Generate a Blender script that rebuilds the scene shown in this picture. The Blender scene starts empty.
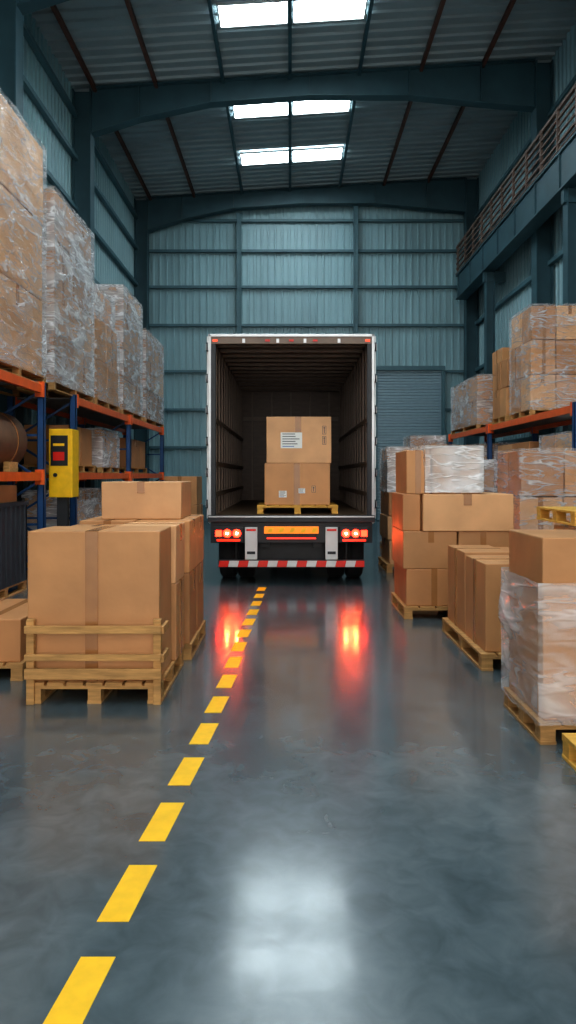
import bpy, bmesh, math, random
from mathutils import Vector, noise
random.seed(7)
scene = bpy.context.scene
scene.view_settings.view_transform = 'Standard'
try: scene.view_settings.look = 'Medium High Contrast'
except Exception: pass

# ------------------------------------------------------------------ materials
def new_mat(name):
    m = bpy.data.materials.new(name); m.use_nodes = True
    nt = m.node_tree
    return m, nt, nt.nodes, nt.links, nt.nodes['Principled BSDF']

def pmat(name, col, rough=0.6, metal=0.0, var=0.15, scale=6.0, bump=0.0, bscale=40.0, stretch=None, emis=None, estr=0.0, objrand=0.0):
    m, nt, N, L, P = new_mat(name)
    tc = N.new('ShaderNodeTexCoord'); mp = N.new('ShaderNodeMapping')
    L.new(tc.outputs['Object'], mp.inputs['Vector'])
    if stretch: mp.inputs['Scale'].default_value = stretch
    no = N.new('ShaderNodeTexNoise'); no.inputs['Scale'].default_value = scale; no.inputs['Detail'].default_value = 5
    L.new(mp.outputs[0], no.inputs['Vector'])
    mr = N.new('ShaderNodeMapRange'); mr.inputs[1].default_value = 0.25; mr.inputs[2].default_value = 0.75
    mr.inputs[3].default_value = 1-var; mr.inputs[4].default_value = 1+var
    L.new(no.outputs[0], mr.inputs[0])
    val = mr.outputs[0]
    if objrand:
        oi = N.new('ShaderNodeObjectInfo'); m2 = N.new('ShaderNodeMapRange')
        m2.inputs[3].default_value = 1-objrand; m2.inputs[4].default_value = 1+objrand
        L.new(oi.outputs['Random'], m2.inputs[0])
        mm = N.new('ShaderNodeMath'); mm.operation = 'MULTIPLY'
        L.new(val, mm.inputs[0]); L.new(m2.outputs[0], mm.inputs[1]); val = mm.outputs[0]
    vm = N.new('ShaderNodeVectorMath'); vm.operation = 'SCALE'
    vm.inputs[0].default_value = col[:3]
    L.new(val, vm.inputs['Scale']); L.new(vm.outputs[0], P.inputs['Base Color'])
    P.inputs['Roughness'].default_value = rough; P.inputs['Metallic'].default_value = metal
    if bump:
        n2 = N.new('ShaderNodeTexNoise'); n2.inputs['Scale'].default_value = bscale
        L.new(mp.outputs[0], n2.inputs['Vector'])
        b = N.new('ShaderNodeBump'); b.inputs['Strength'].default_value = bump; b.inputs['Distance'].default_value = 0.01
        L.new(n2.outputs[0], b.inputs['Height']); L.new(b.outputs[0], P.inputs['Normal'])
    if emis:
        P.inputs['Emission Color'].default_value = (*emis, 1); P.inputs['Emission Strength'].default_value = estr
    return m

M = {}
M['card_a'] = pmat('cardboard_a', (0.55,0.265,0.108), 0.55, var=0.16, scale=2.2, bump=0.3, bscale=9, objrand=0.16)
M['card_b'] = pmat('cardboard_b', (0.44,0.20,0.078), 0.55, var=0.16, scale=2.2, bump=0.3, bscale=9, objrand=0.16)
M['card_c'] = pmat('cardboard_c', (0.62,0.335,0.16), 0.55, var=0.16, scale=2.2, bump=0.3, bscale=9, objrand=0.16)
M['tape'] = pmat('packing_tape', (0.37,0.165,0.060), 0.22, var=0.10, scale=9)
M['flap'] = pmat('flap_shadow_line', (0.16,0.075,0.03), 0.8)
M['wood'] = pmat('pallet_wood', (0.46,0.245,0.085), 0.75, var=0.32, scale=5, stretch=(1,6,8), bump=0.3, bscale=30, objrand=0.12)
M['wood_y'] = pmat('pallet_wood_bright', (0.70,0.38,0.07), 0.65, var=0.2, scale=5, stretch=(1,6,8), bump=0.3, bscale=30)
M['label'] = pmat('label_paper', (0.78,0.78,0.75), 0.5, var=0.04)
M['ink'] = pmat('label_ink', (0.06,0.06,0.07), 0.6)
M['inkb'] = pmat('label_ink_blue', (0.07,0.16,0.4), 0.6)
M['steel'] = pmat('painted_structural_steel', (0.035,0.085,0.105), 0.5, var=0.2, scale=2)
M['girt'] = pmat('painted_girt', (0.065,0.14,0.165), 0.5, var=0.15, scale=2)
M['rust'] = pmat('oxide_purlin', (0.12,0.048,0.032), 0.6, var=0.25)
M['rail'] = pmat('walkway_rail_paint', (0.15,0.10,0.08), 0.6, var=0.25)
M['wallp'] = pmat('wall_cladding', (0.245,0.385,0.42), 0.42, var=0.16, scale=0.8, stretch=(1,1,0.4))
M['roofp'] = pmat('roof_cladding', (0.28,0.345,0.365), 0.55, var=0.12, scale=0.8)
M['shutter'] = pmat('roller_shutter_paint', (0.26,0.36,0.41), 0.45, var=0.06)
M['skyl'] = pmat('skylight_diffuser', (0.8,0.85,0.9), 0.4, var=0.02, emis=(0.82,0.95,1.0), estr=20)
M['blue'] = pmat('rack_upright_blue', (0.018,0.07,0.19), 0.4, var=0.2)
M['orange'] = pmat('rack_beam_orange', (0.80,0.13,0.022), 0.4, var=0.12)
M['deck'] = pmat('rack_deck_steel', (0.2,0.2,0.2), 0.5, metal=0.6)
M['yellow'] = pmat('yellow_paint', (0.95,0.53,0.01), 0.45, var=0.1, scale=12)
M['black'] = pmat('black_plastic', (0.012,0.013,0.015), 0.45)
M['rubber'] = pmat('tyre_rubber', (0.015,0.015,0.016), 0.8, bump=0.3)
M['alu'] = pmat('aluminium_frame', (0.55,0.56,0.57), 0.35, metal=0.5, var=0.1)
M['white'] = pmat('white_paint', (0.62,0.63,0.62), 0.4, var=0.06)
M['dark'] = pmat('chassis_dark', (0.022,0.024,0.028), 0.5, var=0.2)
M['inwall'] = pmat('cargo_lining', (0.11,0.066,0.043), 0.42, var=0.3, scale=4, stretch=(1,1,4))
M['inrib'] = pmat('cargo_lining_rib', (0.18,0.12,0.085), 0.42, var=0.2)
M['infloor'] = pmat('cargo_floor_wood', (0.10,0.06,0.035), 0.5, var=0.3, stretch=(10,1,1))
M['red'] = pmat('reflective_red', (0.7,0.02,0.01), 0.35, var=0.05)
M['tail'] = pmat('tail_lamp_lens', (0.8,0.02,0.01), 0.2, var=0.02, emis=(1.0,0.018,0.006), estr=14)
M['tailo'] = pmat('tail_lamp_core', (0.9,0.2,0.05), 0.2, var=0.02, emis=(1.0,0.12,0.03), estr=1500)
M['tailg'] = pmat('tail_lamp_strip', (0.8,0.03,0.01), 0.2, var=0.02, emis=(1.0,0.03,0.01), estr=1.5)
M['marker'] = pmat('marker_lamp', (0.8,0.1,0.02), 0.3, var=0.02, emis=(1.0,0.06,0.02), estr=0.8)
M['orange_glow'] = pmat('tail_lift_orange_glow', (0.9,0.25,0.015), 0.4, var=0.1, emis=(1.0,0.30,0.02), estr=0.5)  # plate is no lamp; a weak glow is added to its orange paint
M['glass'] = pmat('cab_glass', (0.02,0.03,0.035), 0.08, var=0.02)
M['kraft'] = pmat('kraft_roll', (0.24,0.12,0.06), 0.6, var=0.2, bump=0.3)
M['bin'] = pmat('dark_crate', (0.05,0.055,0.065), 0.5, var=0.2)

def film_mat(name, lo, cloud, streak, tint, sc=1.0, bs=0.8, wid=1.0):
    m, nt, N, L, P = new_mat(name)
    tc = N.new('ShaderNodeTexCoord')
    def nz(rot,scl,s,dist,det):
        mp = N.new('ShaderNodeMapping'); mp.inputs['Scale'].default_value = scl; mp.inputs['Rotation'].default_value = rot
        L.new(tc.outputs['Object'], mp.inputs['Vector'])
        n = N.new('ShaderNodeTexNoise'); n.inputs['Scale'].default_value = s*sc; n.inputs['Detail'].default_value = det
        n.inputs['Distortion'].default_value = dist; L.new(mp.outputs[0], n.inputs['Vector']); return n.outputs[0]
    def math_(op,a,b=None):
        x=N.new('ShaderNodeMath'); x.operation=op
        for i,v in enumerate((a,b)):
            if v is None: continue
            if isinstance(v,(int,float)): x.inputs[i].default_value=v
            else: L.new(v,x.inputs[i])
        return x.outputs[0]
    def ridge(v,w):
        a=math_('ABSOLUTE',math_('SUBTRACT',v,0.5))
        mr=N.new('ShaderNodeMapRange'); mr.interpolation_type='SMOOTHSTEP'
        mr.inputs[1].default_value=0; mr.inputs[2].default_value=w*wid; mr.inputs[3].default_value=1; mr.inputs[4].default_value=0
        L.new(a,mr.inputs[0]); return mr.outputs[0]
    c = nz((0.2,0.1,0),(1,1,1.6),1.6,0.6,5)
    r1 = ridge(nz((0.5,0.45,0),(0.8,0.8,4),1.5,0.5,2.5),0.04)
    r2 = ridge(nz((-0.35,-0.3,0.2),(0.8,0.8,3.5),2.2,0.6,2.5),0.03)
    mc=N.new('ShaderNodeMapRange'); mc.inputs[1].default_value=0.40; mc.inputs[2].default_value=0.70
    mc.inputs[3].default_value=lo; mc.inputs[4].default_value=cloud; L.new(c,mc.inputs[0])
    rr=math_('MULTIPLY',math_('MAXIMUM',r1,r2),streak)  # wrinkle streaks: narrow film highlights put into the opacity
    al=math_('MINIMUM',math_('ADD',mc.outputs[0],math_('MULTIPLY',rr,c)),0.92)
    L.new(al, P.inputs['Alpha'])
    P.inputs['Base Color'].default_value = (*tint,1); P.inputs['Roughness'].default_value = 0.14
    hh=math_('ADD',c,math_('MULTIPLY',math_('ADD',r1,r2),0.2))
    b = N.new('ShaderNodeBump'); b.inputs['Strength'].default_value = bs; b.inputs['Distance'].default_value = 0.05
    L.new(hh, b.inputs['Height']); L.new(b.outputs[0], P.inputs['Normal'])
    return m
M['film'] = film_mat('stretch_film', 0.20, 0.66, 0.80, (0.82,0.83,0.86))
M['film_c'] = film_mat('stretch_film_clear', 0.06, 0.32, 0.65, (0.84,0.86,0.90))
M['film_n'] = film_mat('stretch_film_near', 0.14, 0.52, 0.35, (0.84,0.85,0.88), sc=0.8, bs=0.45, wid=2.2)
M['film_w'] = film_mat('stretch_film_white', 0.30, 0.78, 0.7, (0.88,0.89,0.91), sc=1.0, bs=0.6)

# floor
def floor_mat():
    m, nt, N, L, P = new_mat('polished_concrete')
    tc = N.new('ShaderNodeTexCoord')
    n1 = N.new('ShaderNodeTexNoise'); n1.inputs['Scale'].default_value = 0.9; n1.inputs['Detail'].default_value = 8; n1.inputs['Roughness'].default_value = 0.6
    n2 = N.new('ShaderNodeTexNoise'); n2.inputs['Scale'].default_value = 7; n2.inputs['Detail'].default_value = 8; n2.inputs['Distortion'].default_value = 0.6
    L.new(tc.outputs['Object'], n1.inputs['Vector']); L.new(tc.outputs['Object'], n2.inputs['Vector'])
    mx = N.new('ShaderNodeMath'); mx.operation = 'ADD'; L.new(n1.outputs[0], mx.inputs[0]); L.new(n2.outputs[0], mx.inputs[1])
    cr = N.new('ShaderNodeValToRGB'); cr.color_ramp.elements[0].position = 0.36; cr.color_ramp.elements[1].position = 0.66
    cr.color_ramp.elements[0].color = (0.052,0.076,0.088,1); cr.color_ramp.elements[1].color = (0.118,0.152,0.170,1)
    h = N.new('ShaderNodeMath'); h.operation = 'MULTIPLY'; h.inputs[1].default_value = 0.5
    L.new(mx.outputs[0], h.inputs[0]); L.new(h.outputs[0], cr.inputs[0]); L.new(cr.outputs[0], P.inputs['Base Color'])
    P.inputs['Roughness'].default_value = 0.25
    P.inputs['IOR'].default_value = 1.65
    mr = N.new('ShaderNodeMapRange'); mr.inputs[1].default_value = 0.35; mr.inputs[2].default_value = 0.65
    mr.inputs[3].default_value = 0.09; mr.inputs[4].default_value = 0.16
    L.new(n1.outputs[0], mr.inputs[0]); L.new(mr.outputs[0], P.inputs['Coat Roughness'])
    P.inputs['Coat Weight'].default_value = 0.6; P.inputs['Coat IOR'].default_value = 1.55
    b = N.new('ShaderNodeBump'); b.inputs['Strength'].default_value = 0.10; b.inputs['Distance'].default_value = 0.01
    L.new(n2.outputs[0], b.inputs['Height']); L.new(b.outputs[0], P.inputs['Normal']); L.new(b.outputs[0], P.inputs['Coat Normal'])
    return m
M['floor'] = floor_mat()

# ------------------------------------------------------------------ mesh builder
class MB:
    def __init__(s):
        s.bm = bmesh.new(); s.mats = []
    def mi(s, k):
        if k not in s.mats: s.mats.append(k)
        return s.mats.index(k)
    def box(s, x0,x1,y0,y1,z0,z1, mat, bev=0.0, jit=0.0):
        i = s.mi(mat)
        vs = []
        for x in (x0,x1):
            for y in (y0,y1):
                for z in (z0,z1):
                    j = (random.uniform(-jit,jit), random.uniform(-jit,jit), 0) if jit else (0,0,0)
                    vs.append(s.bm.verts.new((x+j[0], y+j[1], z+j[2])))
        q = [(0,1,3,2),(4,6,7,5),(0,4,5,1),(2,3,7,6),(0,2,6,4),(1,5,7,3)]
        fs = [s.bm.faces.new([vs[a] for a in f]) for f in q]
        for f in fs: f.material_index = i
        if bev:
            es = list({e for f in fs for e in f.edges})
            r = bmesh.ops.bevel(s.bm, geom=es, offset=bev, segments=2, affect='EDGES', profile=0.5)
            for f in r['faces']: f.material_index = i
    def cyl(s, p0, p1, r, mat, seg=20, r2=None, smooth=True):
        i = s.mi(mat); p0 = Vector(p0); p1 = Vector(p1); r2 = r if r2 is None else r2
        d = (p1-p0).normalized(); a = d.orthogonal().normalized(); b = d.cross(a)
        A = [s.bm.verts.new(p0+(a*math.cos(t)+b*math.sin(t))*r) for t in [2*math.pi*k/seg for k in range(seg)]]
        B = [s.bm.verts.new(p1+(a*math.cos(t)+b*math.sin(t))*r2) for t in [2*math.pi*k/seg for k in range(seg)]]
        for k in range(seg):
            f = s.bm.faces.new([A[k],A[(k+1)%seg],B[(k+1)%seg],B[k]]); f.material_index = i; f.smooth = smooth
        f = s.bm.faces.new(A[::-1]); f.material_index = i
        f = s.bm.faces.new(B); f.material_index = i
    def bar(s, p0, p1, w, mat):
        s.cyl(p0, p1, w*0.707, mat, seg=4, smooth=False)
    def prism(s, pts, axis, a0, a1, mat):
        i = s.mi(mat)
        def P(p,a):
            if axis=='y': return (p[0],a,p[1])
            if axis=='x': return (a,p[0],p[1])
            return (p[0],p[1],a)
        A = [s.bm.verts.new(P(p,a0)) for p in pts]; B = [s.bm.verts.new(P(p,a1)) for p in pts]
        n = len(pts)
        for k in range(n):
            f = s.bm.faces.new([A[k],A[(k+1)%n],B[(k+1)%n],B[k]]); f.material_index = i
        s.bm.faces.new(A[::-1]).material_index = i; s.bm.faces.new(B).material_index = i
    def finish(s, name, parent=None, rot=0.0):
        bm = s.bm
        bmesh.ops.recalc_face_normals(bm, faces=bm.faces)
        xs=[v.co.x for v in bm.verts]; ys=[v.co.y for v in bm.verts]; zs=[v.co.z for v in bm.verts]
        o = Vector(((min(xs)+max(xs))/2,(min(ys)+max(ys))/2,min(zs)))
        for v in bm.verts: v.co -= o
        me = bpy.data.meshes.new(name); bm.to_mesh(me); bm.free()
        for k in s.mats: me.materials.append(M[k])
        ob = bpy.data.objects.new(name, me); scene.collection.objects.link(ob)
        ob.location = o; ob.rotation_euler[2] = rot
        if parent: ob.parent = parent
        return ob

# ------------------------------------------------------------------ cartons / pallets
def carton_geo(mb, x0,x1,y0,y1,z0,z1, mat='card_a', tape=1.0, jit=0.004, taxis='y', label=None):
    mb.box(x0,x1,y0,y1,z0,z1, mat, bev=0.009, jit=jit)
    t = 0.0025 + jit
    if taxis=='y':
        c0=(x0+x1)/2
        mb.box(c0-0.003,c0+0.003,y0+0.01,y1-0.01,z1-0.001,z1+0.0008,'flap')
    else:
        c0=(y0+y1)/2
        mb.box(x0+0.01,x1-0.01,c0-0.003,c0+0.003,z1-0.001,z1+0.0008,'flap')
    if tape:
        w = 0.032 if (x1-x0) < 0.8 else 0.045
        h = (z1-z0)*tape
        if taxis == 'y':
            c = (x0+x1)/2 + random.uniform(-0.02,0.02)
            mb.box(c-w,c+w,y0-t,y1+t,z1-0.001,z1+0.0015,'tape')
            mb.box(c-w,c+w,y0-t,y0+0.001,z1-h,z1+0.001,'tape')
            mb.box(c-w,c+w,y1-0.001,y1+t,z1-h,z1+0.001,'tape')
        else:
            c = (y0+y1)/2
            mb.box(x0-t,x1+t,c-w,c+w,z1-0.001,z1+0.0015,'tape')
            mb.box(x0-t,x0+0.001,c-w,c+w,z1-h,z1+0.001,'tape')
            mb.box(x1-0.001,x1+t,c-w,c+w,z1-h,z1+0.001,'tape')
    if label:
        for (u0,u1,v0,v1,kind) in label:
            X0=x0+(x1-x0)*u0; X1=x0+(x1-x0)*u1; Z0=z0+(z1-z0)*v0; Z1=z0+(z1-z0)*v1
            yy = y0-jit-0.004
            if kind=='paper':
                mb.box(X0,X1,yy,y0+0.002,Z0,Z1,'label')
                n=6
                for k in range(n):
                    zz = Z0+(Z1-Z0)*(k+0.6)/(n+0.4)
                    e = random.uniform(0.55,0.92)
                    mb.box(X0+(X1-X0)*0.08, X0+(X1-X0)*e, yy-0.001,yy,zz,zz+(Z1-Z0)*0.05,'ink' if k else 'inkb')
            elif kind=='mark':
                mb.box(X0,X1,yy,y0+0.002,Z0,Z1,'ink')
                mb.box(X0+0.006,X1-0.006,yy-0.001,y0,Z0+0.006,Z1-0.006,'card_c')
                cx=(X0+X1)/2
                mb.box(cx-0.006,cx+0.006,yy-0.002,y0,Z0+0.015,Z1-0.03,'ink')
                mb.prism([(cx-0.018,Z1-0.035),(cx+0.018,Z1-0.035),(cx,Z1-0.012)],'y',yy-0.002,y0,'ink')

def carton(x0,x1,y0,y1,z0,z1,mat='card_a',**k):
    rot = k.pop('rot',0.0)
    mb = MB(); carton_geo(mb,x0,x1,y0,y1,z0+0.001,z1-0.001,mat,**k)
    return mb.finish('cardboard_box', rot=rot)

def pallet_geo(mb, x0,x1,y0,y1,z0, h=0.14, mat='wood'):
    w=0.10; b=h*0.15
    for fx in (0,0.5,1):
        c = x0+w/2+(x1-x0-w)*fx
        mb.box(c-w/2,c+w/2,y0,y1,z0,z0+b,mat,bev=0.002)
        for fy in (0,0.5,1):
            cy = y0+w/2+(y1-y0-w)*fy
            mb.box(c-w/2+0.004,c+w/2-0.004,cy-w/2+0.004,cy+w/2-0.004,z0+b,z0+h-2*b,mat)
    for fy in (0,0.5,1):
        cy = y0+w/2+(y1-y0-w)*fy
        mb.box(x0,x1,cy-w/2,cy+w/2,z0+h-2*b,z0+h-b,mat,bev=0.002)
    n = 7; bw = (x1-x0-0.02*(n-1))/n
    for k in range(n):
        a = x0+k*(bw+0.02)
        mb.box(a,a+bw,y0,y1,z0+h-b,z0+h,mat,bev=0.002)

def pallet(x0,x1,y0,y1,z0=0.0,h=0.14,mat='wood',rot=0.0):
    mb = MB(); pallet_geo(mb,x0,x1,y0,y1,z0,h,mat); return mb.finish('wooden_pallet',rot=rot)

def film_geo(mb, x0,x1,y0,y1,z0,z1, mat='film', amp=0.02, top=True):
    i = mb.mi(mat); off = random.uniform(0,50)
    def grid(o,u,v,n,nu,nv):
        o=Vector(o);u=Vector(u);v=Vector(v);n=Vector(n)
        g=[[None]*(nv+1) for _ in range(nu+1)]
        for a in range(nu+1):
            for b in range(nv+1):
                p=o+u*(a/nu)+v*(b/nv)
                q=p*2.3+Vector((off,0,p.z*1.5)); d=noise.noise(q)*amp+abs(noise.noise(q*3.1))*amp*0.9
                if a in(0,nu): d*=0.3
                g[a][b]=mb.bm.verts.new(p+n*(d))
        for a in range(nu):
            for b in range(nv):
                f=mb.bm.faces.new([g[a][b],g[a+1][b],g[a+1][b+1],g[a][b+1]]); f.material_index=i; f.smooth=True
    m=0.022
    x0-=m;x1+=m;y0-=m;y1+=m;z1+=0.012
    W=x1-x0; D=y1-y0; H=z1-z0
    grid((x0,y0,z0),(W,0,0),(0,0,H),(0,-1,0),18,int(H*16)+2)
    grid((x1,y1,z0),(-W,0,0),(0,0,H),(0,1,0),10,int(H*8)+2)
    grid((x0,y1,z0),(0,-D,0),(0,0,H),(-1,0,0),18,int(H*16)+2)
    grid((x1,y0,z0),(0,D,0),(0,0,H),(1,0,0),18,int(H*16)+2)
    if top: grid((x0,y0,z1),(W,0,0),(0,D,0),(0,0,1),8,8)

def load(x0,x1,y0,y1,z0,z1,layers,nx=1,ny=2,film='film',mats=('card_a','card_b','card_c'),ph=0.14,fz=None,name='shrink_wrapped_pallet_load',pal=True):
    mb=MB()
    if pal: pallet_geo(mb,x0,x1,y0,y1,z0,ph)
    zb=z0+(ph if pal else 0)+0.001; H=(z1-zb)/layers
    for l in range(layers):
        sx=random.uniform(-0.018,0.018)
        for a in range(nx):
            for b in range(ny):
                X0=x0+0.03+(x1-x0-0.06)*a/nx; X1=x0+0.03+(x1-x0-0.06)*(a+1)/nx
                Y0=y0+0.03+(y1-y0-0.06)*b/ny; Y1=y0+0.03+(y1-y0-0.06)*(b+1)/ny
                e=random.uniform(-0.008,0.008)
                carton_geo(mb,X0+0.008+sx,X1-0.008+sx+e,Y0+0.015,Y1-0.015,zb+l*H,zb+(l+1)*H-0.016,
                           random.choice(mats),tape=random.choice((0.25,1.0)),taxis=random.choice('xy'),jit=0.007)
    if film:
        lo = zb-0.03 if fz is None else fz
        film_geo(mb,x0+0.02,x1-0.02,y0+0.02,y1-0.02,lo,z1,film)
    return mb.finish(name if film else 'loaded_pallet')

# ------------------------------------------------------------------ building shell
XL,XR,YB,YF = -5.50, 6.65, 25.0, -7.0
def roofz(x): return 11.42+0.063*(x+5.18)

def corrugated(name,o,u,v,n,LU,pitch,depth,mat,vlen_fn=None):
    o=Vector(o);u=Vector(u).normalized();v=Vector(v);n=Vector(n)
    mb=MB(); i=mb.mi(mat); cnt=int(LU/pitch); pitch=LU/cnt
    prof=[(0,0),(0.30,0),(0.38,1),(0.62,1),(0.70,0)]
    pts=[]
    for k in range(cnt):
        for a,d in prof: pts.append(((k+a)*pitch,d*depth))
    pts.append((LU,0))
    A=[];B=[]
    for a,d in pts:
        p=o+u*a+n*d
        A.append(mb.bm.verts.new(p)); B.append(mb.bm.verts.new(p+ (v if vlen_fn is None else vlen_fn(p,v))))
    for k in range(len(A)-1):
        f=mb.bm.faces.new([A[k],A[k+1],B[k+1],B[k]]); f.material_index=i
    bm=mb.bm
    me=bpy.data.meshes.new(name); bm.to_mesh(me); bm.free(); me.materials.append(M[mat])
    ob=bpy.data.objects.new(name,me); scene.collection.objects.link(ob); return ob

corrugated('wall_back',(XL,YB,0),(1,0,0),(0,0,11.4),(0,-1,0),XR-XL,0.24,0.045,'wallp',
           vlen_fn=lambda p,v: Vector((0,0,roofz(p.x)-0.02)))
corrugated('wall_left',(XL,YF,0),(0,1,0),(0,0,roofz(XL)),(1,0,0),YB-YF,0.24,0.045,'wallp')
corrugated('wall_right',(XR,YF,0),(0,1,0),(0,0,roofz(XR)),(-1,0,0),YB-YF,0.24,0.045,'wallp')
corrugated('ceiling',(XL,YF,roofz(XL)),(0,1,0),(XR-XL,0,roofz(XR)-roofz(XL)),(0,0,-1),YB-YF,0.33,0.05,'roofp')
mb=MB(); mb.box(XL-0.2,XR+0.2,YF-3,YB+0.2,-0.2,0,'floor'); mb.finish('floor')

# floor lane marking
path=[(1.5,-0.70),(2.2,-0.66),(2.7,-0.625),(3.28,-0.595),(3.86,-0.562),(4.4,-0.534),(4.93,-0.514),(5.53,-0.492),(6.87,-0.478),(8.2,-0.438),(9.07,-0.418),(10.2,-0.40)]
def px(y):
    for (a,b),(c,d) in zip(path,path[1:]):
        if a<=y<=c: return b+(d-b)*(y-a)/(c-a)
    return path[-1][1]
mb=MB()
for k in range(-1,15):
    y=2.165+0.555*k; hl=0.185-0.002*max(k,0)*1.2; a,b=y-hl,y+hl; w=0.058
    xa,xb=px(a)-0.006,px(b)+0.006
    mb.prism([(xa-w,a),(xa+w,a),(xb+w,b),(xb-w,b)],'z',0.0005,0.003,'yellow')
mb.finish('floor_lane_marking')

# columns + rafters (portal frames)
CL,CR=-4.98,6.15
def ibeam_col(mb,x0,x1,y,z0,z1,mat='steel',fw=0.26):
    mb.box(x0,x0+0.03,y-fw/2,y+fw/2,z0,z1,mat); mb.box(x1-0.03,x1,y-fw/2,y+fw/2,z0,z1,mat)
    mb.box(x0+0.03,x1-0.03,y-0.035,y+0.035,z0,z1,mat)
    mb.box(x0-0.05,x1+0.03,y-fw/2-0.05,y+fw/2+0.05,z0,z0+0.03,mat)
for Y in (0.5,6.8,12.9,17.65,24.6):
    mb=MB()
    ibeam_col(mb,XL+0.06,CL,Y,0.0,roofz(-5.4)-0.14,fw=0.36)
    ibeam_col(mb,CR,XR-0.07,Y,0.0,roofz(6.15)-0.14,fw=0.36)
    def zt(x): return roofz(x)-0.12
    dep=[(CL,1.10),(-3.8,0.80),(-2.0,0.52),(0.5,0.50),(3.0,0.66),(4.8,0.95),(CR,1.15)]
    top=[(x,zt(x)) for x,d in dep]; bot=[(x,zt(x)-d) for x,d in dep]
    mb.prism(top+bot[::-1],'y',Y-0.02,Y+0.02,'steel')
    for a,b in zip(top,top[1:]): mb.prism([a,b,(b[0],b[1]+0.03),(a[0],a[1]+0.03)],'y',Y-0.14,Y+0.14,'steel')
    for a,b in zip(bot,bot[1:]): mb.prism([a,b,(b[0],b[1]-0.03),(a[0],a[1]-0.03)],'y',Y-0.14,Y+0.14,'steel')
    for x,d in dep[1:-1]: mb.box(x-0.015,x+0.015,Y-0.12,Y+0.12,zt(x)-d,zt(x),'steel')
    mb.finish('steel_portal_frame')
# purlins
for X,mt in ((-4.9,'rust'),(-3.36,'rust'),(-1.68,'steel'),(0.0,'steel'),(1.74,'steel'),(3.3,'rust'),(4.85,'rust')):
    mb=MB(); z=roofz(X)
    mb.box(X-0.04,X+0.04,YF,YB-0.1,z-0.18,z-0.06,mt); mb.finish('roof_purlin')
# girts
zs=(2.6,3.94,5.30,6.94,8.30,9.58,10.66)
for z in zs:
    mb=MB(); mb.box(XL+0.1,XR-0.1,YB-0.17,YB-0.05,z-0.045,z+0.045,'girt'); mb.finish('trim_back')
    mb=MB(); mb.box(XL+0.05,XL+0.17,YF,YB-0.2,z-0.055,z+0.055,'girt'); mb.finish('trim_left')
    mb=MB(); mb.box(XR-0.17,XR-0.05,YF,YB-0.2,z-0.055,z+0.055,'girt'); mb.finish('trim_right')
for X in (-1.79,2.32):
    mb=MB(); ibeam_col(mb,X-0.08,X+0.08,YB-0.30,0,roofz(X)-0.80,mat='girt',fw=0.2); mb.finish('wind_post')
mb=MB(); mb.box(XL+0.1,XR-0.1,YB-0.22,YB-0.05,0,0.55,'girt'); mb.finish('baseboard_back')

# skylights
def skylight(y0,y1):
    mb=MB()
    for x0,x1 in ((-1.52,-0.06),(0.09,1.62)):
        za=roofz(x0)-0.10; zb=roofz(x1)-0.10
        mb.prism([(x0,za),(x1,zb),(x1,zb+0.03),(x0,za+0.03)],'y',y0,y1,'skyl')
        mb.prism([(x0-0.04,za-0.02),(x0,za-0.02),(x0,za+0.04),(x0-0.04,za+0.04)],'y',y0-0.04,y1+0.04,'white')
        mb.prism([(x1,zb-0.02),(x1+0.04,zb-0.02),(x1+0.04,zb+0.04),(x1,zb+0.04)],'y',y0-0.04,y1+0.04,'white')
        mb.prism([(x0,za-0.02),(x1,zb-0.02),(x1,zb+0.04),(x0,za+0.04)],'y',y0-0.04,y0,'white')
        mb.prism([(x0,za-0.02),(x1,zb-0.02),(x1,zb+0.04),(x0,za+0.04)],'y',y1,y1+0.04,'white')
    mb.finish('skylight_panel')
for a,b in ((14.8,15.5),(18.65,19.45),(21.65,22.4),(10.6,11.6),(8.0,9.0),(4.2,5.4),(1.5,2.7),(-2.5,-1.3)): skylight(a,b)  # the nearer panels are out of view, added to give more light

# roller shutter on back wall
mb=MB()
for k in range(53):
    z=0.02+k*0.1
    mb.prism([(YB-0.30,z),(YB-0.33,z+0.02),(YB-0.33,z+0.08),(YB-0.30,z+0.098),(YB-0.27,z+0.098),(YB-0.27,z)],'x',3.05,5.35,'shutter')
mb.box(2.95,3.07,YB-0.40,YB-0.22,0,5.4,'girt'); mb.box(5.33,5.45,YB-0.40,YB-0.22,0,5.4,'girt')
mb.box(2.95,5.45,YB-0.45,YB-0.22,5.3,5.45,'girt')
mb.finish('door_1')

# crane runway + walkway on the right wall
mb=MB()
mb.box(5.75,6.13,-2,24.3,7.70,7.74,'steel'); mb.box(5.75,6.13,-2,24.3,8.50,8.55,'steel'); mb.box(5.80,5.86,-2,24.3,7.74,8.50,'steel')
y=-1.5
while y<24.3:
    mb.box(5.76,5.80,y-0.01,y+0.01,7.74,8.50,'steel'); y+=1.5
mb.finish('crane_runway_beam')
mb=MB()
mb.box(5.74,6.13,-2,24.3,8.56,8.60,'rail')
for z,w in ((8.76,0.05),(8.94,0.04),(9.12,0.04),(9.30,0.05),(9.50,0.07)):
    mb.box(5.76,5.76+w,-2,24.3,z-w/2,z+w/2,'rail')
y=-1.9
while y<24.3:
    mb.box(5.75,5.81,y-0.03,y+0.03,8.60,9.54,'rail'); y+=1.0
mb.finish('walkway_railing')
for Y in (14.9,21.0):
    mb=MB(); ibeam_col(mb,5.86,6.12,Y,0,7.69); mb.box(5.8,6.45,Y-0.08,Y+0.08,7.4,7.695,'steel'); mb.finish('crane_runway_column')

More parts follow.
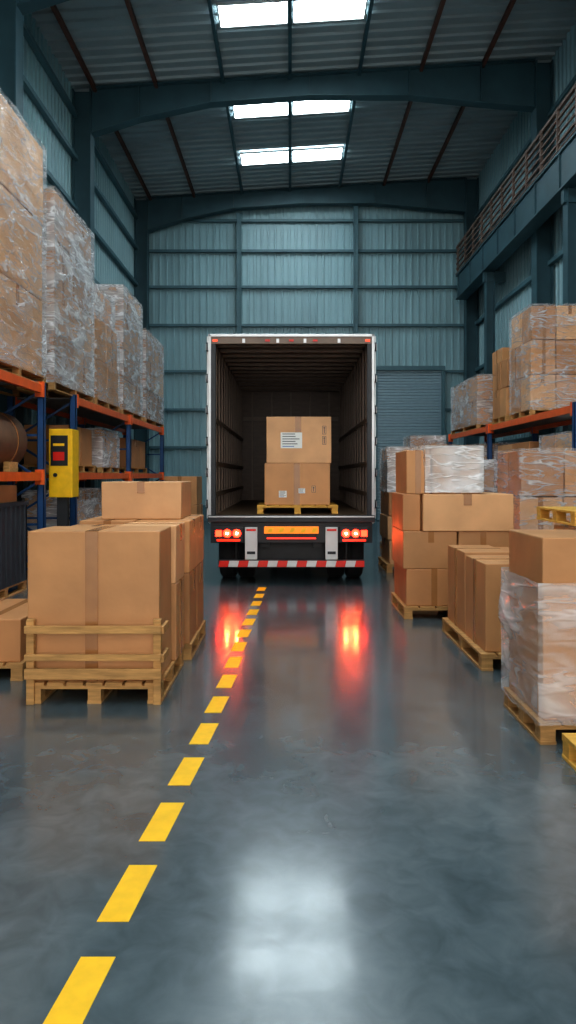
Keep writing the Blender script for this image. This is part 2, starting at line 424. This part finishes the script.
# ------------------------------------------------------------------ racks
def rack(xf,xb,ys,levels,h,diag=True):
    mb=MB(); s=1 if xb>xf else -1
    for y in ys:
        for x in (xf,xb):
            mb.box(x-0.05,x+0.05,y-0.045,y-0.035,0,h,'blue'); mb.box(x-0.05,x+0.05,y+0.035,y+0.045,0,h,'blue')
            mb.box(x-0.05,x-0.04,y-0.045,y+0.045,0,h,'blue') ; mb.box(x+0.04,x+0.05,y-0.045,y+0.045,0,h,'blue')
            mb.box(x-0.08,x+0.08,y-0.08,y+0.08,0,0.012,'blue')
        z=0.25; up=True
        while z+0.7<h:
            p,q=(xf,xb) if up else (xb,xf)
            mb.bar((p,y,z),(q,y,z+0.65),0.035,'blue'); mb.bar((xf,y,z),(xb,y,z),0.035,'blue'); z+=0.65; up=not up
    for z in levels:
        for x in (xf,xb):
            for a,b in zip(ys,ys[1:]):
                mb.box(x-0.03,x+0.03,a+0.05,b-0.05,z-0.12,z,'orange')
                for e in (a+0.05,b-0.09): mb.box(x-0.065,x+0.065,e,e+0.04,z-0.18,z+0.04,'orange')
        x0,x1=sorted((xf,xb))
        y=ys[0]+0.12
        while y<ys[-1]-0.2:
            mb.box(x0+0.03,x1-0.03,y,y+0.10,z-0.03,z-0.002,'deck'); y+=0.22
    return mb.finish('pallet_rack')
rack(-3.62,-4.66,(6.9,10.2),(1.66,2.93),2.96)
rack(-3.62,-4.66,(11.7,15.7,19.8),(1.66,2.93),2.96)
rack(4.62,5.66,(11.3,16.2,20.2),(1.5,2.76),2.80)

Z=2.932
load(-4.68,-3.62,7.0,8.25,Z,6.0,3,1,2,'film_c')
load(-4.68,-3.62,8.4,10.4,Z,6.45,3,1,1,'film_c',mats=('card_a','card_c'))
load(-4.68,-3.62,10.75,12.95,Z,6.05,4,1,2,'film')
load(-4.68,-3.62,13.1,14.9,Z,4.62,2,1,2,'film_c',mats=('card_a',))
load(-4.68,-3.62,15.2,17.2,Z,5.75,4,1,2,'film')
load(-4.68,-3.62,17.6,20.1,Z,5.3,3,1,2,'film')
load(-4.6,-3.7,13.2,14.8,4.66,5.25,1,1,2,'film',pal=False)
# under left rack
load(-4.6,-3.75,12.0,13.5,1.662,2.5,1,1,2,None)
load(-4.6,-3.75,14.0,15.4,1.662,2.55,1,1,2,'film')
load(-4.6,-3.75,16.2,18.4,1.662,2.5,1,1,3,None)
load(-4.6,-3.75,12.0,14.0,0,1.35,2,1,2,'film')
load(-4.6,-3.75,14.3,15.5,0,1.2,2,1,2,None)
load(-4.6,-3.75,16.0,19.0,0,1.3,2,1,3,'film_c')
# kraft rolls on near rack lower level (lying along the aisle)
mb=MB()
mb.cyl((-4.15,7.2,2.09),(-4.15,9.95,2.09),0.42,'kraft',36)
for yy in (7.195,9.95): mb.cyl((-4.15,yy,2.09),(-4.15,yy+0.006,2.09),0.08,'black',16)
for yy in (7.5,8.2,8.9,9.6): mb.cyl((-4.15,yy,2.09),(-4.15,yy+0.03,2.09),0.427,'tape',36)
for yy in (7.6,9.4):
    for dx in (-0.38,0.30): mb.box(-4.15+dx,-4.15+dx+0.08,yy,yy+0.3,1.661,1.80,'wood')
mb.finish('kraft_paper_roll')
# crates below
for (a,b,h) in ((7.2,8.3,1.0),(8.5,9.9,1.2)):
    mb=MB(); x0,x1=-4.6,-3.72
    pallet_geo(mb,x0,x1,a,b,0)
    for (p,q,r,t) in ((x0,x0+0.03,a,b),(x1-0.03,x1,a,b),(x0,x1,a,a+0.03),(x0,x1,b-0.03,b)):
        mb.box(p,q,r,t,0.141,h,'bin')
    k=a
    while k<b: mb.box(x1,x1+0.02,k,k+0.03,0.16,h,'bin'); k+=0.16
    mb.box(x0,x1+0.02,a-0.02,b+0.02,h,h+0.05,'bin')
    carton_geo(mb,x0+0.1,x1-0.1,a+0.1,b-0.1,0.2,h+0.28,'card_b')
    mb.finish('storage_crate')
# yellow cabinet by the rack
mb=MB()
x0,x1,y0=-3.66,-3.30,10.62
mb.box(x0,x1,y0,y0+0.32,1.28,2.32,'yellow',bev=0.01)
mb.box(x0+0.03,x1-0.07,y0-0.012,y0,1.76,2.22,'black',bev=0.004)
mb.box(x0+0.07,x1-0.12,y0-0.018,y0-0.01,1.84,1.97,'red')
mb.box(x0+0.07,x1-0.12,y0-0.018,y0-0.01,2.06,2.10,'yellow')
mb.cyl((x0+0.1,y0-0.02,1.62),(x0+0.1,y0,1.62),0.03,'black')
mb.box(x0+0.1,x1-0.1,y0+0.07,y0+0.15,0,1.28,'dark'); mb.box(x0,x1,y0,y0+0.32,0,0.03,'dark')
mb.finish('control_cabinet')

# right rack loads
ZR=2.762
load(4.62,5.66,13.45,14.75,ZR,4.9,3,2,2,'film_c')
load(4.62,5.66,15.0,16.0,ZR,4.15,2,1,2,None)
load(4.9,5.66,16.2,17.1,ZR,4.6,3,1,1,None)
load(4.62,5.66,17.3,20.1,ZR,4.1,2,1,3,'film')
load(4.7,5.6,11.7,13.2,1.502,2.35,1,1,2,'film_c')
load(4.7,5.6,13.8,16.0,1.502,2.3,1,1,2,None)
load(4.7,5.6,17.0,19.5,1.502,2.4,1,1,2,'film')
load(4.7,5.6,12.0,13.6,0,1.3,2,1,2,'film_c')
load(4.7,5.6,14.2,16.0,0,1.2,2,1,2,None)
load(4.7,5.6,16.6,19.6,0,1.3,2,1,3,'film')

# ------------------------------------------------------------------ left foreground pallets
mb=MB()
x0,x1,y0,y1=-1.86,-0.91,4.95,6.0
pallet_geo(mb,x0,x1,y0,y1,0,0.15)
for x in (x0,x1-0.055):
    mb.box(x,x+0.055,y0-0.02,y0+0.03,0.15,0.60,'wood',bev=0.003)
    mb.box(x,x+0.055,y0-0.02,y0+0.03,0.0,0.15,'wood',bev=0.003)
for z,h in ((0.505,0.055),(0.315,0.045),(0.185,0.075)):
    mb.box(x0-0.005,x1+0.005,y0-0.045,y0-0.02,z,z+h,'wood',bev=0.003)
for z in (0.5,0.3): mb.box(x1-0.003,x1+0.02,y0-0.02,y0+0.2,z,z+0.05,'wood')
mb.finish('slatted_pallet_crate')
carton(-1.87,-0.93,4.99,5.50,0.15,1.22,'card_a',tape=1.0)
carton(-1.82,-1.38,5.53,5.98,0.15,1.20,'card_a')
carton(-1.36,-0.90,5.53,5.98,0.15,0.76,'card_a',taxis='x')
carton(-1.36,-0.90,5.53,5.98,0.76,1.22,'card_c',taxis='x',tape=0.3)
pallet(-1.87,-0.86,6.12,7.15)
for a,b in ((6.14,6.62),(6.64,7.12)):
    carton(-1.85,-1.37,a,b,0.14,0.76,'card_a'); carton(-1.35,-0.88,a,b,0.14,0.76,'card_b',taxis='x',tape=0.3)
    carton(-1.85,-1.37,a,b,0.76,1.22,'card_a'); carton(-1.35,-0.88,a,b,0.76,1.22,'card_a',taxis='x',tape=0.3)
carton(-1.70,-0.98,6.30,6.95,1.22,1.56,'card_c',tape=0.3)
# far-left pallet
pallet(-3.15,-2.10,5.5,6.5)
carton(-3.12,-2.64,5.53,6.47,0.14,0.48,'card_b'); carton(-2.62,-2.13,5.53,6.47,0.14,0.48,'card_b')
# boxes further along left aisle
load(-3.3,-2.5,15.2,16.2,0,1.25,2,1,1,None)
load(-3.2,-2.3,17.6,18.8,0,1.6,2,1,2,None)

# ------------------------------------------------------------------ right foreground
mb=MB()
pallet_geo(mb,1.50,2.50,4.20,4.92,0,0.13)
carton_geo(mb,1.53,2.47,4.24,4.89,0.131,1.24,'card_a',tape=1.0,jit=0.008)
film_geo(mb,1.51,2.49,4.22,4.91,0.12,0.96,'film_n',amp=0.035,top=False)
mb.finish('shrink_wrapped_pallet_load')
pallet(1.56,2.6,3.2,4.02,0,0.14,'wood_y')
# R2
pallet(1.58,2.55,5.78,7.28,0,0.14)
carton(1.63,2.45,5.84,6.50,0.14,0.88,'card_a',taxis='x',tape=1.0)
carton(1.63,2.05,6.53,7.22,0.14,0.90,'card_a',tape=1.0,taxis='x')
carton(2.07,2.5,6.53,7.22,0.14,0.88,'card_b')
# R3
pallet(1.28,2.55,7.86,8.85,0,0.14)
carton(1.31,1.93,7.90,8.80,0.14,0.56,'card_b'); carton(1.95,2.52,7.90,8.80,0.14,0.56,'card_a')
carton(1.28,1.88,7.90,8.80,0.56,0.985,'card_a',tape=0.3); carton(1.90,2.50,7.90,8.80,0.56,0.985,'card_a')
carton(1.50,2.52,7.88,8.70,0.985,1.405,'card_c',tape=0.3)
carton(1.28,1.48,7.95,8.80,0.985,1.405,'card_b',tape=0)
mb=MB(); carton_geo(mb,1.32,1.60,7.95,8.75,1.407,1.90,'card_a'); carton_geo(mb,1.62,2.16,7.95,8.75,1.407,1.93,'card_c')
film_geo(mb,1.55,2.17,7.94,8.76,1.42,1.94,'film_w',amp=0.03); mb.finish('shrink_wrapped_box')
# stack behind to the right, on floor
load(2.95,4.15,9.0,10.1,0,1.95,3,2,2,'film_c')
load(2.62,3.6,6.2,7.1,0,1.14,2,1,1,'film_c')
pallet(2.5,3.5,6.15,7.1,1.17,0.13,'wood_y')
# beside the truck
load(1.60,2.6,11.6,12.7,0,1.35,3,1,1,None)
load(1.62,2.5,11.65,12.6,1.36,1.86,1,1,1,'film_w',pal=False)
load(2.9,3.9,13.2,14.4,0,1.9,3,1,2,'film')
load(2.0,3.0,14.5,15.6,0,2.2,3,1,1,'film')
load(3.0,3.9,17.5,18.6,0,2.6,3,1,2,'film')

# ------------------------------------------------------------------ box truck
truck=bpy.data.objects.new('box_truck',None); scene.collection.objects.link(truck); truck.location=(0.02,10.3,0)
def tpart(mb,name):
    ob=mb.finish(name); ob.parent=truck; return ob
W=1.215; L_=6.2; ZB=1.03; ZT=3.68
mb=MB()
mb.box(-W,-W+0.05,0.06,L_,0.90,ZT,'white'); mb.box(W-0.05,W,0.06,L_,0.90,ZT,'white')
mb.box(-W,W,0.06,L_,ZT-0.06,ZT,'white'); mb.box(-W,W,L_-0.05,L_,0.90,ZT,'white')
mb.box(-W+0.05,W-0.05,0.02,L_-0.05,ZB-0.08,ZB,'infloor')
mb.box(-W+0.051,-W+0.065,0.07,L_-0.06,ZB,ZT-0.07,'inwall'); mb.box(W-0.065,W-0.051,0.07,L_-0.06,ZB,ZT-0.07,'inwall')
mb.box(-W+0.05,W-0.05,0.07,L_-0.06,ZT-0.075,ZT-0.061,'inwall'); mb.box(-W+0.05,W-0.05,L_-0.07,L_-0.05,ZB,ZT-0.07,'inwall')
y=0.35
while y<L_-0.1:
    mb.box(-W+0.065,-W+0.09,y-0.03,y+0.03,ZB,ZT-0.07,'inrib'); mb.box(W-0.09,W-0.065,y-0.03,y+0.03,ZB,ZT-0.07,'inrib')
    mb.box(-W+0.06,W-0.06,y-0.03,y+0.03,ZT-0.12,ZT-0.075,'inrib'); y+=0.45
for z in (1.3,1.75,2.4): 
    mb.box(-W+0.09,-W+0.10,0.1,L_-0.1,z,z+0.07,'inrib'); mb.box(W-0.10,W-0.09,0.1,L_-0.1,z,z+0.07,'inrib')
for x in (-0.9,-0.45,0,0.45,0.9): mb.box(x-0.02,x+0.02,L_-0.10,L_-0.07,ZB,ZT-0.12,'inrib')
mb.box(-W+0.1,W-0.1,L_-0.11,L_-0.07,2.9,2.98,'inrib')
tpart(mb,'cargo_body')
mb=MB()
mb.box(-W-0.005,-W+0.035,-0.03,0.06,0.92,ZT+0.01,'alu',bev=0.005); mb.box(W-0.035,W+0.005,-0.03,0.06,0.92,ZT+0.01,'alu',bev=0.005)
mb.box(-W+0.035,-W+0.10,-0.01,0.06,1.0,ZT-0.1,'dark'); mb.box(W-0.10,W-0.035,-0.01,0.06,1.0,ZT-0.1,'dark')
mb.box(-W,W,-0.03,0.06,ZT-0.03,ZT+0.01,'alu',bev=0.005); mb.box(-W+0.035,W-0.035,-0.015,0.06,ZT-0.13,ZT-0.03,'inrib')
for x in (-1.12,-0.35,0.0,0.35,1.12): mb.box(x-0.035,x+0.035,-0.03,-0.012,ZT-0.10,ZT-0.07,'marker' if abs(x)>1 else 'red')
for x in (-0.7,-0.2,0.2,0.7): mb.box(x-0.02,x+0.02,-0.03,-0.015,ZT-0.12,ZT-0.06,'alu')
mb.box(-W-0.01,W+0.01,-0.06,0.06,0.93,1.03,'dark',bev=0.006); mb.box(-W,W,-0.064,-0.058,1.0,1.02,'alu')
tpart(mb,'rear_frame')
for sgn,nm in ((-1,'door_leaf_left'),(1,'door_leaf_right')):
    mb=MB()
    a,b=sorted((sgn*(W+0.008),sgn*(W+0.03)))
    mb.box(a,b,0.0,1.15,0.98,ZT-0.02,'white',bev=0.004)
    for k in range(6):
        z=1.15+k*0.46; c,d=sorted((sgn*(W-0.005),sgn*(W+0.04)))
        mb.box(c,d,-0.045,0.02,z,z+0.09,'alu',bev=0.004); mb.cyl((sgn*(W+0.02),-0.045,z-0.02),(sgn*(W+0.02),-0.045,z+0.11),0.012,'dark',10)
    for yy in (0.35,0.9):
        mb.cyl((sgn*(W+0.045),yy,1.0),(sgn*(W+0.045),yy,ZT-0.05),0.012,'alu',10)
        for z in (1.3,2.2,3.2): mb.box(*sorted((sgn*(W+0.03),sgn*(W+0.06))),yy-0.03,yy+0.03,z,z+0.06,'alu')
    tpart(mb,nm)
mb=MB()
mb.box(-1.19,1.19,0.0,0.10,0.62,0.93,'dark',bev=0.006)
mb.box(-0.45,-0.33,0.1,8.2,0.55,0.85,'dark'); mb.box(0.33,0.45,0.1,8.2,0.55,0.85,'dark')
mb.cyl((-0.9,0.85,0.48),(0.9,0.85,0.48),0.09,'dark'); mb.cyl((-0.18,0.85,0.48),(0.18,0.85,0.48),0.2,'dark')
mb.box(-0.6,0.6,0.25,0.35,0.35,0.62,'dark')
for x in (-0.58,0.58): mb.box(x-0.04,x+0.04,0.02,0.12,0.30,0.65,'dark')
mb.box(-1.1,1.1,0.45,0.47,0.30,0.62,'black')
for k in range(12): mb.box(-1.1+k*0.2,-1.07+k*0.2,0.1,L_,0.86,0.93,'dark')
tpart(mb,'chassis')
mb=MB()
mb.box(-1.07,1.07,-0.05,0.03,0.265,0.375,'dark',bev=0.006)
n=15; w=2.14/n
for k in range(n):
    a=-1.07+k*w; mat='red' if k%2==0 else 'white'
    mb.prism([(a+0.002,0.275),(a+w-0.002,0.275),(min(a+w+0.02,1.07),0.365),(a+0.02,0.365)],'y',-0.056,-0.049,mat)
tpart(mb,'underrun_bumper')
mb=MB()
mb.box(-0.40,0.40,-0.05,0.0,0.76,0.865,'orange_glow',bev=0.005)
for k in range(5): mb.prism([(-0.36+k*0.16,0.78),(-0.29+k*0.16,0.78),(-0.25+k*0.16,0.845),(-0.32+k*0.16,0.845)],'y',-0.054,-0.049,'yellow')
mb.box(-0.36,0.36,-0.03,0.0,0.68,0.70,'tailg')
tpart(mb,'tail_lift_plate')
mb=MB()
for s in (-1,1):
    a,b=sorted((s*0.50,s*0.68)); mb.box(a,b,-0.045,0.0,0.38,0.855,'white',bev=0.006)
    mb.box(a+0.03,b-0.03,-0.05,-0.04,0.46,0.50,'dark'); mb.box(a+0.02,b-0.02,-0.052,-0.04,0.80,0.83,'red')
tpart(mb,'rear_panels')
mb=MB()
for s in (-1,1):
    a,b=sorted((s*0.70,s*1.14)); mb.box(a,b,-0.05,0.0,0.63,0.86,'black',bev=0.01)
    for cx in (0.80,0.94):
        mb.cyl((s*cx,-0.065,0.765),(s*cx,-0.05,0.765),0.056,'tail',24,r2=0.060)
        mb.cyl((s*cx,-0.072,0.765),(s*cx,-0.065,0.765),0.014,'tailo',16)
    mb.box(s*1.065-0.045,s*1.065+0.045,-0.062,-0.05,0.72,0.81,'tail')
    mb.box(s*0.92-0.17,s*0.92+0.17,-0.06,-0.05,0.65,0.68,'tailg')
tpart(mb,'tail_lamps')
mb=MB()
for s in (-1,1):
    for x0,x1 in ((0.58,0.83),(0.86,1.11)):
        for yy in (0.85,):
            a,b=s*x0,s*x1; d=0.03*s
            mb.cyl((a,yy,0.48),(a+d,yy,0.48),0.44,'rubber',36,r2=0.48); mb.cyl((a+d,yy,0.48),(b-d,yy,0.48),0.48,'rubber',36); mb.cyl((b-d,yy,0.48),(b,yy,0.48),0.48,'rubber',36,r2=0.44)
            mb.cyl((b,yy,0.48),(b+0.01*s,yy,0.48),0.27,'alu',24)
    mb.cyl((s*0.80,7.3,0.48),(s*1.10,7.3,0.48),0.48,'rubber',36); mb.cyl((s*1.10,7.3,0.48),(s*1.12,7.3,0.48),0.27,'alu',24)
tpart(mb,'wheels')
mb=MB()
mb.prism([(6.45,0.55),(8.35,0.55),(8.4,1.6),(8.15,2.75),(7.9,2.95),(6.45,2.95)],'x',-1.15,1.15,'white')
mb.prism([(8.41,1.65),(8.18,2.65),(8.2,2.65),(8.43,1.65)],'x',-1.0,1.0,'glass')
for s in (-1,1):
    a,b=sorted((s*1.15,s*1.16)); mb.prism([(7.1,1.7),(8.2,1.7),(8.0,2.6),(7.1,2.6)],'x',a,b,'glass')
mb.box(-1.15,1.15,8.3,8.5,0.35,0.75,'dark',bev=0.02)
tpart(mb,'cab')

# cargo on the truck
mb=MB(); pallet_geo(mb,-0.50,0.73,10.62,11.65,1.032,0.13,'wood_y'); mb.finish('wooden_pallet')
carton(-0.39,0.61,10.66,11.5,1.163,1.80,'card_a',jit=0.002,tape=1.0,
       label=[(0.22,0.34,0.18,0.34,'paper'),(0.52,0.62,0.28,0.40,'paper'),(0.72,0.78,0.30,0.46,'mark')])
carton(-0.36,0.63,10.66,11.5,1.80,2.51,'card_c',jit=0.002,tape=0.35,
       label=[(0.22,0.55,0.32,0.66,'paper'),(0.86,0.92,0.62,0.80,'mark'),(0.86,0.92,0.40,0.58,'mark')])

# ------------------------------------------------------------------ world, camera
w=bpy.data.worlds.new('World'); scene.world=w; w.use_nodes=True
bg=w.node_tree.nodes['Background']; bg.inputs[0].default_value=(1.0,0.955,0.90,1); bg.inputs[1].default_value=2.6
cam=bpy.data.cameras.new('Camera'); co=bpy.data.objects.new('Camera',cam); scene.collection.objects.link(co)
co.location=(0,0,1.62); co.rotation_euler=(math.radians(90),0,0)
cam.sensor_width=36; cam.lens=700/1024*36; cam.shift_y=-37/1024; cam.shift_x=-2/1024
scene.camera=co
